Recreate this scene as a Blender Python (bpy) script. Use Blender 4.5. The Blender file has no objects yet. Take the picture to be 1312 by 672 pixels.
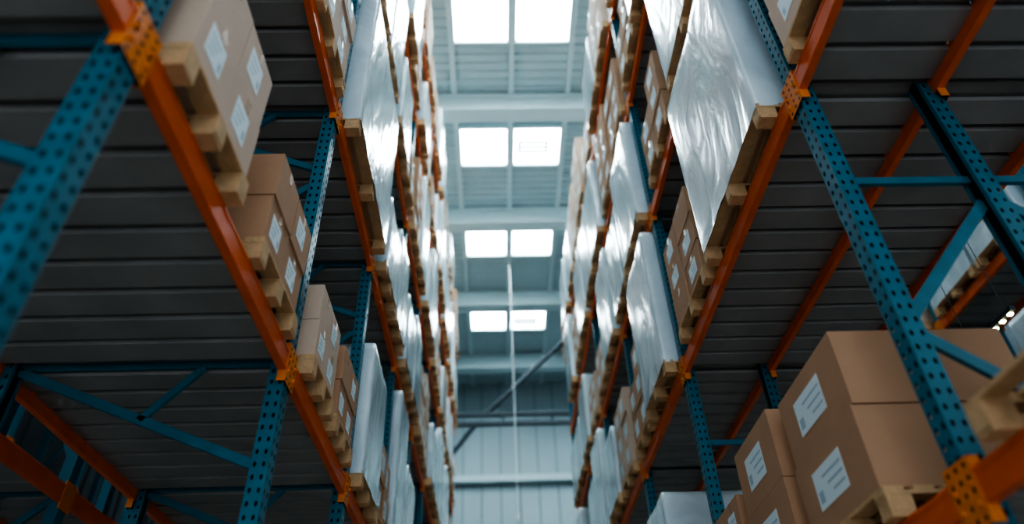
import bpy, math, random
from mathutils import Vector, Matrix, noise
random.seed(7)
SC = bpy.context.scene
COL = SC.collection
CAMZ = 1.5

# ------------------------------------------------------------ materials
def mat(name, color, rough=0.5, metal=0.0, noise_scale=None, noise_amt=0.2, bump=0.0, bump_scale=30, coat=0.0, spec=0.5):
    m = bpy.data.materials.new(name); m.use_nodes = True
    nt = m.node_tree; b = nt.nodes['Principled BSDF']
    b.inputs['Base Color'].default_value = (*color, 1)
    b.inputs['Roughness'].default_value = rough
    b.inputs['Metallic'].default_value = metal
    b.inputs['Coat Weight'].default_value = coat
    b.inputs['Specular IOR Level'].default_value = spec
    tc = nt.nodes.new('ShaderNodeTexCoord')
    if noise_scale:
        n = nt.nodes.new('ShaderNodeTexNoise'); n.inputs['Scale'].default_value = noise_scale
        n.inputs['Detail'].default_value = 6
        nt.links.new(tc.outputs['Object'], n.inputs['Vector'])
        mx = nt.nodes.new('ShaderNodeMix'); mx.data_type = 'RGBA'
        mx.inputs[6].default_value = tuple(c*(1-noise_amt) for c in color)+(1,)
        mx.inputs[7].default_value = tuple(min(1, c*(1+noise_amt)) for c in color)+(1,)
        nt.links.new(n.outputs['Fac'], mx.inputs[0])
        nt.links.new(mx.outputs[2], b.inputs['Base Color'])
    if bump:
        n2 = nt.nodes.new('ShaderNodeTexNoise'); n2.inputs['Scale'].default_value = bump_scale
        n2.inputs['Detail'].default_value = 5
        nt.links.new(tc.outputs['Object'], n2.inputs['Vector'])
        bp = nt.nodes.new('ShaderNodeBump'); bp.inputs['Strength'].default_value = bump
        bp.inputs['Distance'].default_value = 0.02
        nt.links.new(n2.outputs['Fac'], bp.inputs['Height'])
        nt.links.new(bp.outputs['Normal'], b.inputs['Normal'])
    return m

def emis(name, color, strength):
    m = bpy.data.materials.new(name); m.use_nodes = True
    nt = m.node_tree; nt.nodes.clear()
    e = nt.nodes.new('ShaderNodeEmission'); o = nt.nodes.new('ShaderNodeOutputMaterial')
    e.inputs[0].default_value = (*color, 1); e.inputs[1].default_value = strength
    nt.links.new(e.outputs[0], o.inputs[0]); return m

M_TEAL = mat('teal_painted_steel', (0.028, 0.175, 0.245), 0.34, 0.0, 9, 0.3, 0.08, 60)
M_ORANGE = mat('orange_painted_steel', (0.85, 0.145, 0.022), 0.38, 0.0, 5, 0.28, 0.06, 50)
M_CONN = mat('orange_connector_steel', (0.95, 0.24, 0.03), 0.4, 0.0, 20, 0.3)
M_DARK = mat('painted_hole_shade', (0.02, 0.02, 0.025), 0.5, 0.6)  # near-black colour standing in for the shade inside post and connector holes
M_DECK = mat('galvanised_deck', (0.28, 0.265, 0.25), 0.55, 0.1, 2.5, 0.3, 0.1, 12)
M_WOOD = mat('pallet_wood', (0.62, 0.40, 0.21), 0.75, 0, 14, 0.3, 0.3, 40)
M_CARD = mat('cardboard', (0.52, 0.30, 0.175), 0.8, 0, 3, 0.12, 0.08, 25)
M_CARD2 = mat('cardboard_pale', (0.66, 0.49, 0.37), 0.75, 0, 3, 0.12, 0.08, 25)
M_TAPE = mat('packing_tape', (0.56, 0.37, 0.24), 0.25)
M_LABEL = mat('paper_label', (0.80, 0.91, 0.95), 0.6)
M_PRINT = mat('label_print', (0.45, 0.60, 0.66), 0.6)
M_CEIL = mat('ceiling_sheet', (0.48, 0.61, 0.64), 0.5, 0.05, 1.2, 0.08)
M_STRUCT = mat('painted_roof_steel', (0.60, 0.74, 0.76), 0.5, 0.0, 2, 0.06)
M_WALL = mat('wall_cladding', (0.42, 0.53, 0.56), 0.5, 0.05, 0.6, 0.1)
M_SEAM = mat('cladding_seam', (0.20, 0.28, 0.31), 0.6)
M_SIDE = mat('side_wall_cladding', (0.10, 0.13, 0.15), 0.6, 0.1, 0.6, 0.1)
M_GREY = mat('dark_grey_steel', (0.045, 0.065, 0.08), 0.55, 0.1)
M_FLOOR = mat('concrete_floor', (0.42, 0.43, 0.42), 0.45, 0, 1.5, 0.2, 0.1, 8)
M_GLASS = emis('skylight_glazing', (0.78, 0.93, 1.0), 22.0)
M_LED = emis('led_strip', (1.0, 0.85, 0.50), 14.0)
M_CABLE = mat('white_cable', (0.8, 0.84, 0.85), 0.5)

def film(name, c0, c1):
    m = bpy.data.materials.new(name); m.use_nodes = True
    nt = m.node_tree; b = nt.nodes['Principled BSDF']
    b.inputs['Roughness'].default_value = 0.24
    b.inputs['Coat Weight'].default_value = 0.7
    b.inputs['Coat Roughness'].default_value = 0.14
    tc = nt.nodes.new('ShaderNodeTexCoord')
    mp = nt.nodes.new('ShaderNodeMapping'); mp.inputs['Scale'].default_value = (1.0, 1.4, 0.7)
    mp.inputs['Rotation'].default_value = (0.45, 0, 0)
    nt.links.new(tc.outputs['Object'], mp.inputs['Vector'])
    n = nt.nodes.new('ShaderNodeTexNoise'); n.inputs['Scale'].default_value = 1.6
    n.inputs['Detail'].default_value = 5; n.inputs['Distortion'].default_value = 1.0
    nt.links.new(mp.outputs[0], n.inputs['Vector'])
    cr = nt.nodes.new('ShaderNodeValToRGB')
    cr.color_ramp.elements[0].position = .35; cr.color_ramp.elements[0].color = (*c0, 1)
    cr.color_ramp.elements[1].position = .65; cr.color_ramp.elements[1].color = (*c1, 1)
    nt.links.new(n.outputs['Fac'], cr.inputs[0]); nt.links.new(cr.outputs[0], b.inputs['Base Color'])
    n2 = nt.nodes.new('ShaderNodeTexNoise'); n2.inputs['Scale'].default_value = 1.5
    n2.inputs['Detail'].default_value = 3.0; n2.inputs['Distortion'].default_value = 1.5
    n2.inputs['Roughness'].default_value = .42
    nt.links.new(mp.outputs[0], n2.inputs['Vector'])
    bp = nt.nodes.new('ShaderNodeBump'); bp.inputs['Strength'].default_value = .5; bp.inputs['Distance'].default_value = .06
    nt.links.new(n2.outputs['Fac'], bp.inputs['Height']); nt.links.new(bp.outputs[0], b.inputs['Normal'])
    nt.links.new(bp.outputs[0], b.inputs['Coat Normal'])
    return m
M_FILM = film('stretch_film', (0.60, 0.73, 0.78), (0.80, 0.92, 0.96))
M_FILM2 = film('stretch_film_grey', (0.48, 0.60, 0.65), (0.68, 0.80, 0.85))

# ------------------------------------------------------------ mesh builder
class MB:
    def __init__(s): s.v = []; s.f = []; s.m = []; s.mats = []
    def mi(s, m):
        if m not in s.mats: s.mats.append(m)
        return s.mats.index(m)
    def box(s, x0, x1, y0, y1, z0, z1, m):
        if x0 > x1: x0, x1 = x1, x0
        n = len(s.v); k = s.mi(m)
        s.v += [(x0,y0,z0),(x1,y0,z0),(x1,y1,z0),(x0,y1,z0),(x0,y0,z1),(x1,y0,z1),(x1,y1,z1),(x0,y1,z1)]
        for q in ((0,3,2,1),(4,5,6,7),(0,1,5,4),(1,2,6,5),(2,3,7,6),(3,0,4,7)):
            s.f.append(tuple(n+i for i in q)); s.m.append(k)
    def bar(s, a, b, w, h, m, side=Vector((0,1,0))):
        a = Vector(a); b = Vector(b); d = (b-a).normalized()
        u = side - d*side.dot(d); u.normalize(); t = d.cross(u)
        n = len(s.v); k = s.mi(m)
        for p in (a, b):
            for su, st in ((-1,-1),(1,-1),(1,1),(-1,1)):
                s.v.append(tuple(p+u*su*w/2+t*st*h/2))
        for q in ((0,1,2,3),(7,6,5,4),(0,4,5,1),(1,5,6,2),(2,6,7,3),(3,7,4,0)):
            s.f.append(tuple(n+i for i in q)); s.m.append(k)
    def channel(s, a, b, w, h, m, side=Vector((0,1,0))):
        a = Vector(a); b = Vector(b); d = (b-a).normalized()
        u = side - d*side.dot(d); u.normalize(); t = d.cross(u)
        s.bar(a, b, 0.006, h, m, side)
        for sg in (-1, 1):
            o = t*sg*(h/2-0.003)+u*w/2
            s.bar(a+o, b+o, w, 0.006, m, side)
    def tube(s, a, b, r, m, n=12):
        a = Vector(a); b = Vector(b); d = (b-a).normalized()
        up = Vector((0,0,1)) if abs(d.z) < .9 else Vector((1,0,0))
        u = d.cross(up).normalized(); t = d.cross(u); k = s.mi(m); st = len(s.v)
        for p in (a, b):
            for i in range(n):
                an = 2*math.pi*i/n; s.v.append(tuple(p+u*math.cos(an)*r+t*math.sin(an)*r))
        for i in range(n):
            j = (i+1) % n; s.f.append((st+i, st+j, st+n+j, st+n+i)); s.m.append(k)
        s.f.append(tuple(st+i for i in range(n))[::-1]); s.m.append(k)
        s.f.append(tuple(st+n+i for i in range(n))); s.m.append(k)
    def perf(s, o, u, v, W, H, cols, pitch, rw, rh, m):
        o = Vector(o); u = Vector(u); v = Vector(v); k = s.mi(m)
        rows = max(1, round(H/pitch)); ph = H/rows; cw = W/cols
        for r in range(rows):
            for c in range(cols):
                cx = (c+.5)*cw; cy = (r+.5)*ph; st = len(s.v)
                out = [(-1,-1),(0,-1),(1,-1),(1,0),(1,1),(0,1),(-1,1),(-1,0)]
                for a, b in out: s.v.append(tuple(o+u*(cx+a*cw/2)+v*(cy+b*ph/2)))
                for i in range(8):
                    an = math.radians(225+45*i)
                    s.v.append(tuple(o+u*(cx+math.cos(an)*rw)+v*(cy+math.sin(an)*rh)))
                for i in range(8):
                    j = (i+1) % 8
                    s.f.append((st+i, st+j, st+8+j, st+8+i)); s.m.append(k)
    def extrude_profile(s, pts, x0, x1, m):
        k = s.mi(m); st = len(s.v); n = len(pts)
        for x in (x0, x1):
            for y, z in pts: s.v.append((x, y, z))
        for i in range(n-1):
            s.f.append((st+i, st+i+1, st+n+i+1, st+n+i)); s.m.append(k)
    def mesh(s, name):
        me = bpy.data.meshes.new(name); me.from_pydata(s.v, [], s.f)
        for m in s.mats: me.materials.append(m)
        me.polygons.foreach_set('material_index', s.m); me.update(); return me
    def obj(s, name, parent=None, bevel=0):
        o = bpy.data.objects.new(name, s.mesh(name)); COL.objects.link(o)
        if parent: o.parent = parent
        if bevel:
            b = o.modifiers.new('bevel', 'BEVEL'); b.width = bevel; b.segments = 2; b.limit_method = 'ANGLE'
        return o

def inst(me, name, loc, rotz=0, parent=None):
    o = bpy.data.objects.new(name, me); COL.objects.link(o)
    o.location = loc; o.rotation_euler = (0, 0, rotz)
    if parent: o.parent = parent
    return o

def empty(name, loc=(0,0,0)):
    e = bpy.data.objects.new(name, None); COL.objects.link(e); e.location = loc; e.empty_display_size = .3
    return e

# ------------------------------------------------------------ upright post
PW, PD = 0.130, 0.115
def post_mesh(H, detailed=True):
    b = MB()
    if detailed:
        b.perf((0, -PW/2, 0), (0,1,0), (0,0,1), PW, H, 2, 0.085, 0.013, 0.021, M_TEAL)
        b.perf((-PD, -PW/2, 0), (1,0,0), (0,0,1), PD, H, 2, 0.085, 0.011, 0.019, M_TEAL)
        b.perf((-PD, PW/2, 0), (1,0,0), (0,0,1), PD, H, 2, 0.085, 0.011, 0.019, M_TEAL)
        b.box(-PD, -PD+.004, -PW/2, -PW/2+.03, 0, H, M_TEAL)
        b.box(-PD, -PD+.004, PW/2-.03, PW/2, 0, H, M_TEAL)
        b.box(-PD+.006, -0.020, -PW/2+.02, PW/2-.02, 0, H, M_DARK)  # dark core added inside the hollow channel, so its holes look shaded
    else:
        b.box(-PD, 0, -PW/2, PW/2, 0, H, M_TEAL)
    b.box(-PD-.03, .03, -PW/2-.03, PW/2+.03, 0, .012, M_TEAL)
    return b.mesh('upright_post')

def build_rack(xf, sg, ys, levels, H, depth, pattern, detailed=True, rear=True):
    """xf aisle face x, sg = +1 if aisle is toward +x."""
    root = empty('pallet_rack', (xf, ys[0], 0))
    def P(o): o.parent = root; o.matrix_parent_inverse = Matrix.Translation((-xf, -ys[0], 0)); return o
    pm = post_mesh(H, detailed)
    xr = xf - sg*depth
    for i, y in enumerate(ys):
        o = inst(pm, 'post_front', (xf, y, 0), 0 if sg > 0 else math.pi); P(o)
        if rear: o = inst(pm, 'post_rear', (xr, y, 0), math.pi if sg > 0 else 0); P(o)
    br = MB()
    xa = xf - sg*(PD-.01); xb = xr + sg*(PD-.01 if rear else 0)
    for y in ys:
        if pattern == 'A':
            for lz in levels:
                br.channel((xa, y, lz-.03), (xb, y, lz-.03), .03, .06, M_TEAL)
                br.channel((xa, y, lz-.80), (xb, y, lz-.07), .03, .065, M_TEAL)
                xm = xa+(xb-xa)*.47
                br.channel((xm, y, lz-.46), (xa+(xb-xa)*.28, y, lz-.06), .03, .05, M_TEAL)
                if lz+1.9 < H: br.channel((xa, y, lz+1.75), (xb, y, lz+.30), .03, .065, M_TEAL)
        else:
            z = .65
            while z + 2.9 < H:
                br.channel((xa, y, z), (xb, y, z+.85), .03, .075, M_TEAL)
                br.channel((xa, y, z+1.05), (xb, y, z+1.05), .03, .055, M_TEAL)
                br.channel((xb, y, z+2.2), (xa, y, z+2.85), .03, .07, M_TEAL)
                z += 2.93
    P(br.obj('frame_braces'))
    bm_ = MB(); cn = MB(); dk = MB()
    lines = ((xf, sg), (xr, -sg)) if rear else ((xf, sg),)
    xd = xr+sg*.045 if rear else xr-sg*.0
    for lz in levels:
        for i in range(len(ys)-1):
            y0 = ys[i]+PW/2; y1 = ys[i+1]-PW/2
            for xx, s2 in lines:
                bm_.box(xx+s2*.008, xx-s2*.045, y0, y1, lz-.16, lz-.03, M_ORANGE)
                bm_.box(xx+s2*.008, xx-s2*.020, y0, y1, lz-.03, lz, M_ORANGE)
                bm_.box(xx+s2*.012, xx+s2*.008, y0, y1, lz-.155, lz-.135, M_ORANGE)
                bm_.box(xx+s2*.012, xx+s2*.008, y0, y1, lz-.025, lz-.005, M_ORANGE)
            pts = []; y = y0; n = max(1, round((y1-y0)/.29)); w = (y1-y0)/n
            for k in range(n):
                pts += [(y, lz-.045), (y+.012, lz-.07), (y+w-.055, lz-.07), (y+w-.045, lz-.012), (y+w-.002, lz-.012)]; y += w
            pts.append((y1, lz-.045))
            dk.extrude_profile(pts, xf-sg*.045, xd, M_DECK)
            dk.box(xf-sg*.045, xd, y0, y1, lz-.008, lz-.001, M_DECK)
            if i > 0:   # strip between the posts of a frame
                dk.box(xf-sg*(PD+.01), xr+sg*(PD+.01) if rear else xd, y0-PW, y0, lz-.012, lz-.002, M_DECK)
        for y in ys:
            for xx, s2 in lines:
                x2 = xx+s2*.014
                if detailed:
                    cn.perf((x2, y-.105, lz-.24), (0,1,0), (0,0,1), .21, .30, 3, .06, .012, .014, M_CONN)
                    cn.box(x2-s2*.001, x2-s2*.005, y-.105, y+.105, lz-.24, lz+.06, M_DARK)  # dark sheet painting the shade behind the connector holes
                    cn.box(x2, x2-s2*.06, y-.108, y-.104, lz-.24, lz+.06, M_CONN)
                    cn.box(x2, x2-s2*.06, y+.104, y+.108, lz-.24, lz+.06, M_CONN)
                    for yy in (-.07, .07):
                        cn.tube((x2, y+yy, lz-.06), (x2+s2*.014, y+yy, lz-.06), .014, M_CONN, 8)
                        cn.tube((x2, y+yy, lz-.15), (x2+s2*.014, y+yy, lz-.15), .014, M_CONN, 8)
                else:
                    cn.box(x2, xx, y-.1, y+.1, lz-.22, lz+.04, M_CONN)
    P(bm_.obj('beams')); P(cn.obj('beam_connectors')); P(dk.obj('steel_decking'))
    return root

# ------------------------------------------------------------ loads
cache = {}
LX = 1.12
PH = .165
def pallet(b, sy, base=0.0):
    R = random.Random(int(sy*100))
    for k in range(7):          # top boards run along the aisle
        w = .115; g = (LX-w)/6; x = -LX/2+k*g
        b.box(x, x+w, -sy/2, sy/2, base+.143, base+PH, M_WOOD)
    for y in (-sy/2, -.06, sy/2-.12):
        b.box(-LX/2, LX/2, y, y+.12, base+.120, base+.143, M_WOOD)
        b.box(-LX/2, LX/2, y, y+.12, base, base+.022, M_WOOD)
        for x in (-LX/2, -.07, LX/2-.14):
            o = R.uniform(-.006, .006)
            b.box(x+o, x+.14+o, y+.002, y+.118, base+.022, base+.120, M_WOOD)

def box_stack(sy, h, layers, ny, seed):
    key = ('b', round(sy, 2), round(h, 2), layers, ny, seed)
    if key in cache: return cache[key]
    R = random.Random(seed); b = MB(); pallet(b, sy)
    card = M_CARD if seed % 3 else M_CARD2
    lh = h/layers
    nx = 1 if ny == 1 else 2
    for l in range(layers):
        cw = (sy-.04)/ny; cx = (LX-.02)/nx
        for j in range(ny):
            if l == layers-1 and layers > 2 and R.random() < .15: continue
            for i in range(nx):
                jx = R.uniform(-.012, .012); jy = R.uniform(-.008, .008)
                x0 = -(LX-.02)/2+i*cx+.004+jx; x1 = x0+cx-.008
                y0 = -(sy-.04)/2+j*cw+.005+jy; y1 = y0+cw-.010
                z0 = PH+.001+l*lh; z1 = z0+lh-.006
                b.box(x0, x1, y0, y1, z0, z1, card)
                ym = (y0+y1)/2; e = .0015
                outs = []
                if i == 0: outs.append((x0, -1))
                if i == nx-1: outs.append((x1, 1))
                for xx, s2 in outs:
                    if ny > 1: b.box(xx, xx+s2*e, ym-.03, ym+.03, z1-.09, z1, M_TAPE)
                    lw = cw*.45; lhh = lh*.48; yo = y0+cw*.18 if s2 > 0 else y0+cw*.30
                    zo = z0+lh*.26
                    if ny == 1 or R.random() < .8:
                        b.box(xx, xx+s2*e*1.5, yo, yo+lw, zo, zo+lhh, M_LABEL)
                        for q in range(3):
                            b.box(xx, xx+s2*e*2, yo+.02, yo+lw*(.45+.12*q), zo+lhh*(.22+.24*q), zo+lhh*(.28+.24*q), M_PRINT)
                        b.box(xx, xx+s2*e*2, yo+lw*.78, yo+lw*.93, zo+lhh*.15, zo+lhh*.45, M_PRINT)
                if j == 0 and ny > 1:
                    xm = (x0+x1)/2
                    b.box(xm-.03, xm+.03, y0-e, y0, z1-.08, z1, M_TAPE)
                    b.box(xm-.03, xm+.03, y0-e, y0, z0, z0+.06, M_TAPE)
    me = b.mesh('box_stack'); cache[key] = me; return me

def wrap_stack(sy, h, seed):
    key = ('w', round(sy, 2), round(h, 2), seed)
    if key in cache: return cache[key]
    b = MB(); pallet(b, sy)
    fm = M_FILM if seed % 2 else M_FILM2; k = b.mi(fm); kc = b.mi(M_CARD)
    z0 = .135; nz = max(6, int(h/.09)); ns = 12
    per = []
    hx, hy, r = LX/2+.015, sy/2+.01, .035
    def arc(cx, cy, a0):
        return [(cx+r*math.cos(math.radians(a0+t)), cy+r*math.sin(math.radians(a0+t))) for t in (0, 30, 60, 90)]
    cs = [(hx-r, hy-r, 0), (-hx+r, hy-r, 90), (-hx+r, -hy+r, 180), (hx-r, -hy+r, 270)]
    for ci in range(4):
        A = arc(*cs[ci]); per += A
        n2 = cs[(ci+1) % 4]; B = arc(*n2)[0]; last = A[-1]
        for t in range(1, ns): per.append((last[0]+(B[0]-last[0])*t/ns, last[1]+(B[1]-last[1])*t/ns))
    N = len(per); st = len(b.v)
    for iz in range(nz+1):
        z = z0+(h+PH-z0)*iz/nz
        for (x, y) in per:
            L = math.hypot(x, y)
            d = noise.noise(Vector((x*3+seed*7, y*3, z*2.2)))*.012 + noise.noise(Vector((x*7+seed, y*7, z*8+x*5+y*6)))*.004
            if iz == nz: d -= .02
            if iz == 0: d += .012*noise.noise(Vector((x*20, y*20, seed)))
            d -= .010
            b.v.append((x*(1+d/L), y*(1+d/L), z))
    for iz in range(nz):
        for i in range(N):
            j = (i+1) % N
            b.f.append((st+iz*N+i, st+iz*N+j, st+(iz+1)*N+j, st+(iz+1)*N+i)); b.m.append(k)
    b.f.append(tuple(st+nz*N+i for i in range(N))); b.m.append(k)
    b.box(-hx+.03, hx-.03, -hy+.03, hy-.03, PH+.001, PH+.02, M_CARD)
    me = b.mesh('wrapped_stack')
    for p in me.polygons:
        if p.material_index == k and len(p.vertices) == 4: p.use_smooth = True
    cache[key] = me; return me

def empties(sy):
    b = MB(); pallet(b, sy)
    b.box(.0, .42, -.35, .1, PH+.001, PH+.24, M_CARD2)
    b.box(-.001, 0, -.28, -.08, PH+.06, PH+.18, M_LABEL)
    return b.mesh('pallet_with_carton')

def put(xf, sg, lz, y0, sy, kind, h, layers=2, ny=2, seed=1, over=None):
    if over is None: over = (.09 if kind == 'b' else .13)+random.uniform(-.02, .03)
    x = xf + sg*over - sg*LX/2
    if kind == 'w': me = wrap_stack(sy, h, seed); nm = 'stretch_wrapped_pallet_load'
    elif kind == 'p': me = empties(sy); nm = 'wooden_pallet_with_carton'
    else: me = box_stack(sy, h, layers, ny, seed); nm = 'pallet_of_cardboard_boxes'
    inst(me, nm, (x, y0+sy/2, lz+.0005), 0)

# ------------------------------------------------------------ racks
LXF, RXF = -1.45, 2.15
LDEP, RDEP = 2.0, 1.0
LY = [-0.74, 1.74, 4.40, 6.72, 9.08, 11.42, 13.76, 16.10, 18.44, 20.78, 23.1]
RY = [-0.6, 3.15, 7.05, 9.95, 12.85, 15.75, 18.6]
LL = [4.17, 6.92, 9.68, 12.44, 15.2]
RL = [2.70, 5.58, 7.96, 10.31, 12.66]
build_rack(LXF, 1, LY, LL, 16.2, LDEP, 'A')
build_rack(RXF, -1, RY, RL, 13.8, RDEP, 'B')
L2 = LXF-LDEP-.65-1.0
R2 = RXF+RDEP+1.0
build_rack(L2, -1, LY, LL, 16.2, 1.0, 'A', False)
build_rack(R2, 1, RY, RL, 13.8, .985, 'B', False, rear=False)
# racks across the neighbouring aisles
L3, R3 = L2-3.2, R2+3.4
build_rack(L3, 1, LY, LL, 16.2, 1.0, 'A', False)
build_rack(R3, -1, RY, RL, 13.8, 1.0, 'B', False)

explicitL = {
 (0,0): [('b', .35, 1.0, .85, 2, 2, 2), ('b', -.55, .7, .9, 2, 2, 5)],
 (0,1): [('b', 1.90, .92, .88, 2, 2, 3), ('b', 3.26, .90, .76, 2, 2, 1)],
 (0,2): [('b', 4.62, .80, .68, 2, 2, 3), ('b', 5.60, .80, .70, 2, 2, 1)],
 (0,3): [('w', 6.85, 1.05, 1.5, 0, 0, 1), ('b', 8.0, .95, .84, 2, 2, 2)],
 (1,1): [('b', 2.1, 1.0, 1.3, 3, 2, 2), ('b', 3.25, 1.0, 1.0, 3, 2, 3)],
 (1,2): [('w', 4.62, 1.98, 2.25, 0, 0, 1)],
 (1,3): [('w', 6.9, 1.0, 1.1, 0, 0, 3), ('w', 8.0, .95, 1.5, 0, 0, 2)],
}
explicitR = {
 (0,0): [('p', 1.56, 1.2, 0, 0, 0, 2), ('w', .2, 1.2, 1.2, 0, 0, 1)],
 (0,1): [('b', 3.68, 1.05, 1.00, 2, 1, 1), ('b', 4.85, .95, 1.06, 2, 1, 4), ('b', 5.92, .95, .8, 2, 2, 2)],
 (1,0): [('b', 1.75, 1.2, 1.3, 3, 2, 3), ('w', .3, 1.2, 1.8, 0, 0, 2)],
 (1,1): [('w', 3.42, 1.80, 2.1, 0, 0, 1), ('b', 5.4, 1.2, 1.1, 3, 2, 5)],
 (2,1): [('w', 3.42, 1.6, 1.95, 0, 0, 3), ('b', 5.4, 1.2, 1.2, 3, 2, 2)],
 (1,2): [('w', 7.2, 1.35, 2.0, 0, 0, 1), ('b', 8.68, 1.1, 1.3, 3, 2, 2)],
 (2,2): [('w', 7.2, 1.35, 1.9, 0, 0, 3), ('w', 8.68, 1.1, 1.5, 0, 0, 2)],
}
def fill(xf, sg, ys, levels, expl, prob=1.0, maxh=2.2, topmax=1.9, over=None):
    R = random.Random(11 if xf < 0 else 23)
    for li, lz in enumerate(levels):
        for bi in range(len(ys)-1):
            if expl and (li, bi) in expl:
                for k, y, sy, h, la, ny, sd in expl[(li, bi)]: put(xf, sg, lz, y, sy, k, h, la, ny, sd)
                continue
            y0 = ys[bi]+PW/2+.06; y1 = ys[bi+1]-PW/2-.06
            n = 2 if y1-y0 < 3.3 else 3
            w = (y1-y0)/n
            for j in range(n):
                if R.random() > prob: continue
                sy = round(w-.10, 2)
                mh = maxh if li < len(levels)-1 else topmax
                if R.random() < .6: put(xf, sg, lz, y0+j*w+.05, sy, 'w', R.choice([1.2, 1.5, 1.8, mh]) if mh > 1.8 else R.choice([1.2, 1.5]), seed=R.choice([1,2,3]), over=over)
                else:
                    la = R.choice([2, 3, 4]); put(xf, sg, lz, y0+j*w+.05, sy, 'b', la*.42, la, 2, R.choice([1,2,3,3]), over=over)
fill(LXF, 1, LY, LL, explicitL, .96, 2.2)
fill(RXF, -1, RY, RL, explicitR, .96, 1.9, 1.5)
fill(L2, -1, LY, LL[1:], None, .7, 1.8)
fill(R2, 1, RY, RL[1:], None, .7, 1.8, 1.5, over=.2)
fill(L3, 1, LY[:6], LL[:3], None, .8, 1.8)
fill(R3, -1, RY[:5], RL[:3], None, .8, 1.8, 1.5)
for ys, xf, sg in ((LY, LXF, 1), (RY, RXF, -1)):
    for bi in range(len(ys)-1):
        w = (ys[bi+1]-ys[bi]-.3)/2
        for j in range(2):
            put(xf, sg, 0, ys[bi]+.12+j*(w+.03), round(min(w, 1.4)-.02, 2), 'b', .84, 2, 2, 1+j, -.02)

# ------------------------------------------------------------ hall
X0, X1, Y0, Y1, ZR = -11.0, 13.0, -6.0, 32.6, 19.5
f = MB(); f.box(X0, X1, Y0, Y1, -.2, 0, M_FLOOR); f.obj('floor')
c = MB(); pts = []; y = Y0
while y < Y1:
    pts += [(y, ZR), (y+.20, ZR), (y+.225, ZR+.05), (y+.275, ZR+.05)]; y += .30
c.extrude_profile(pts, X0, X1, M_CEIL); c.box(X0, X1, Y0, Y1, ZR+.08, ZR+.2, M_CEIL); c.obj('ceiling')

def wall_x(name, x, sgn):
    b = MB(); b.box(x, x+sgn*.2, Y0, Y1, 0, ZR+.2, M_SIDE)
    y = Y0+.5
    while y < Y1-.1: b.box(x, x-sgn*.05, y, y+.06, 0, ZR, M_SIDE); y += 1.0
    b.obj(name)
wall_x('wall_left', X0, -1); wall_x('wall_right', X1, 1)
b = MB(); b.box(X0, X1, Y1, Y1+.2, 0, ZR+.2, M_WALL)
x = X0+.4
while x < X1-.1:
    b.box(x, x+.05, Y1-.05, Y1, 0, ZR, M_SEAM)
    b.box(x+.30, x+.33, Y1-.03, Y1, 0, ZR, M_WALL); b.box(x+.60, x+.63, Y1-.03, Y1, 0, ZR, M_WALL); x += .9
b.obj('wall_far')
for i, z in enumerate((14.3, 9.0, 4.5)):
    t = MB(); t.box(X0, X1, Y1-.30, Y1-.05, z-.18, z+.18, M_STRUCT); t.box(X0, X1, Y1-.36, Y1-.30, z-.20, z-.15, M_SEAM)
    t.obj('trim_%d' % (i+1))
cl = MB()
for x in (-5.2, 6.8):
    cl.box(x-.15, x+.15, Y1-.45, Y1-.05, 0, ZR, M_STRUCT)
cl.obj('trim_columns')

BY = [-1.4, 3.8, 9.0, 14.2, 19.4, 24.6, 29.8]
for yb in BY:
    t = MB()
    t.box(X0, X1, yb-.27, yb+.27, ZR-.85, ZR-.78, M_STRUCT)
    t.box(X0, X1, yb-.15, yb+.15, ZR-.78, ZR-.16, M_STRUCT)
    t.box(X0, X1, yb-.27, yb+.27, ZR-.16, ZR-.10, M_STRUCT)
    t.obj('roof_beam', bevel=.02)
SX = 0.66; SW = 1.70
pl = MB()
for x in [SX-SW-.07, SX, SX+SW+.07, SX-3.6, SX+3.6, SX-9.2, SX+9.2]:
    pl.box(x-.08, x+.08, Y0, Y1, ZR-.14, ZR-.005, M_STRUCT)
pl.obj('roof_purlins')
k = 0
SKY = [(-.1, 1.5), (5.05, 6.65), (10.35, 12.05), (15.35, 16.95), (20.35, 21.9), (25.9, 27.3)]
for cx in (SX, SX-6.6, SX+6.6):  # the two outer rows are unseen, added to brighten ceiling and back aisles
    for (y0, y1) in SKY:
        k += 1
        w = empty('window_or_fill_%d' % k, (cx, (y0+y1)/2, ZR-.1))
        g = MB(); fr = MB()
        for (xa, xb) in ((cx-SW, cx-.08), (cx+.08, cx+SW)):
            g.box(xa, xb, y0, y1, ZR-.04, ZR-.03, M_GLASS)
            fr.box(xa, xb, y0-.10, y0, ZR-.16, ZR-.005, M_STRUCT)
            fr.box(xa, xb, y1, y1+.10, ZR-.16, ZR-.005, M_STRUCT)
            fr.box(xa, xa+.05, y0, y1, ZR-.14, ZR-.04, M_STRUCT)
            fr.box(xb-.05, xb, y0, y1, ZR-.14, ZR-.04, M_STRUCT)
        if k % 2 == 0:
            xm = cx+SW*.45; ym = y0+.85
            for dy in (-.24, -.04, .16):
                fr.box(xm-.50, xm+.50, ym+dy, ym+dy+.10, ZR-.1, ZR-.045, M_GREY)
            fr.box(xm-.52, xm-.43, ym-.24, ym+.26, ZR-.1, ZR-.045, M_GREY)
            fr.box(xm+.43, xm+.52, ym-.24, ym+.26, ZR-.1, ZR-.045, M_GREY)
        for nm, mb in (('glazing', g), ('frame', fr)):
            o = mb.obj(nm); o.parent = w; o.matrix_parent_inverse = Matrix.Translation(-w.location)

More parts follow.
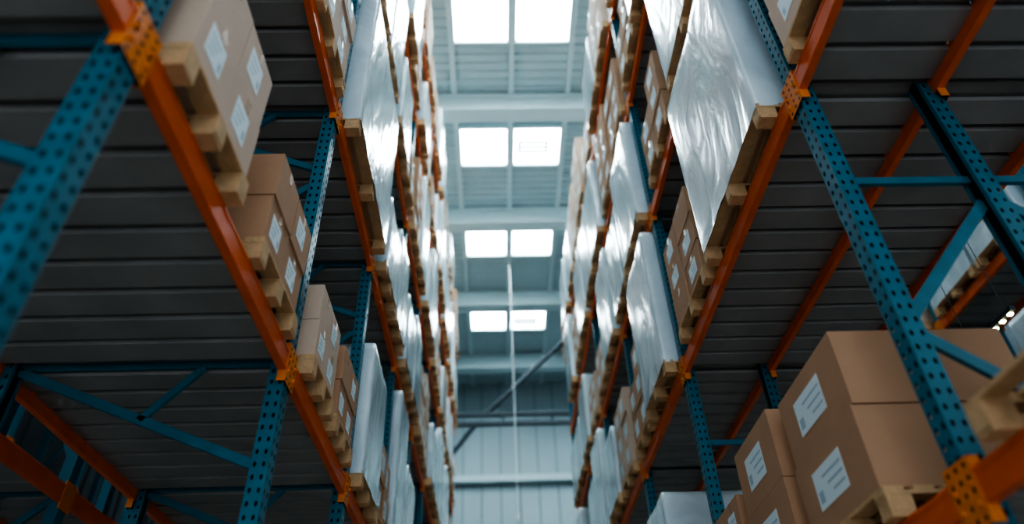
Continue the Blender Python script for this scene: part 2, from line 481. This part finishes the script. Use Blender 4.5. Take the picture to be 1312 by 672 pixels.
t = MB()
zt = 11.95+CAMZ
for dz in (0, .38):
    t.box(X0, X1, 23.9, 24.1, zt-.06-dz, zt+.06-dz, M_GREY)
x = X0+.5
while x < X1: t.box(x-.03, x+.03, 23.95, 24.05, zt-.38, zt, M_GREY); x += 1.8
t.tube((-.37, 24.0, zt), (4.8, 24.0, ZR-.9), .10, M_GREY)
t.tube((-.70, 24.0, zt-.35), (-4.5, 24.0, 8.0), .09, M_GREY)
t.obj('tie_girder')
t = MB(); t.tube((.68, 22.35, ZR-.01), (.68, 22.35, 9.2), .017, M_CABLE, 8); t.tube((.68, 22.35, 9.2), (.68, 22.35, 9.0), .05, M_CABLE, 10)
t.obj('hanging_cable')
# lamp hanging in the neighbouring aisle
t = MB(); lx, ly0, ly1, lz = 5.42, 6.0, 6.9, 5.55
t.box(lx-.03, lx+.03, ly0, ly1, lz, lz+.05, M_GREY)
y = ly0+.05
while y < ly1-.05: t.box(lx-.022, lx+.022, y, y+.045, lz-.02, lz, M_LED); y += .14
for y in (ly0+.1, ly1-.1): t.tube((lx, y, lz+.05), (lx, y, ZR-.02), .005, M_GREY, 6)
t.obj('hanging_led_lamp')

# ------------------------------------------------------------ world
w = bpy.data.worlds.new('World'); SC.world = w; w.use_nodes = True
bg = w.node_tree.nodes['Background']; bg.inputs[0].default_value = (.76, .88, 1.0, 1); bg.inputs[1].default_value = 1.35
SC.view_settings.look = 'AgX - High Contrast'

# ------------------------------------------------------------ camera
F = 905.0
Y = Vector((643-656, -(1060-336), -F)).normalized()
U = Vector((612-656, 336+830, -F)); U = (U - Y*U.dot(Y)).normalized()
X = Y.cross(U).normalized()
R = Matrix((X, Y, U))
cd = bpy.data.cameras.new('camera'); cam = bpy.data.objects.new('camera', cd); COL.objects.link(cam)
cd.sensor_width = 36; cd.lens = F/1312*36; cd.clip_start = .05; cd.clip_end = 200
cam.matrix_world = Matrix.Translation((0, 0, CAMZ)) @ R.to_4x4()
cd.dof.use_dof = True; cd.dof.focus_distance = 6.2; cd.dof.aperture_fstop = 0.5
SC.camera = cam
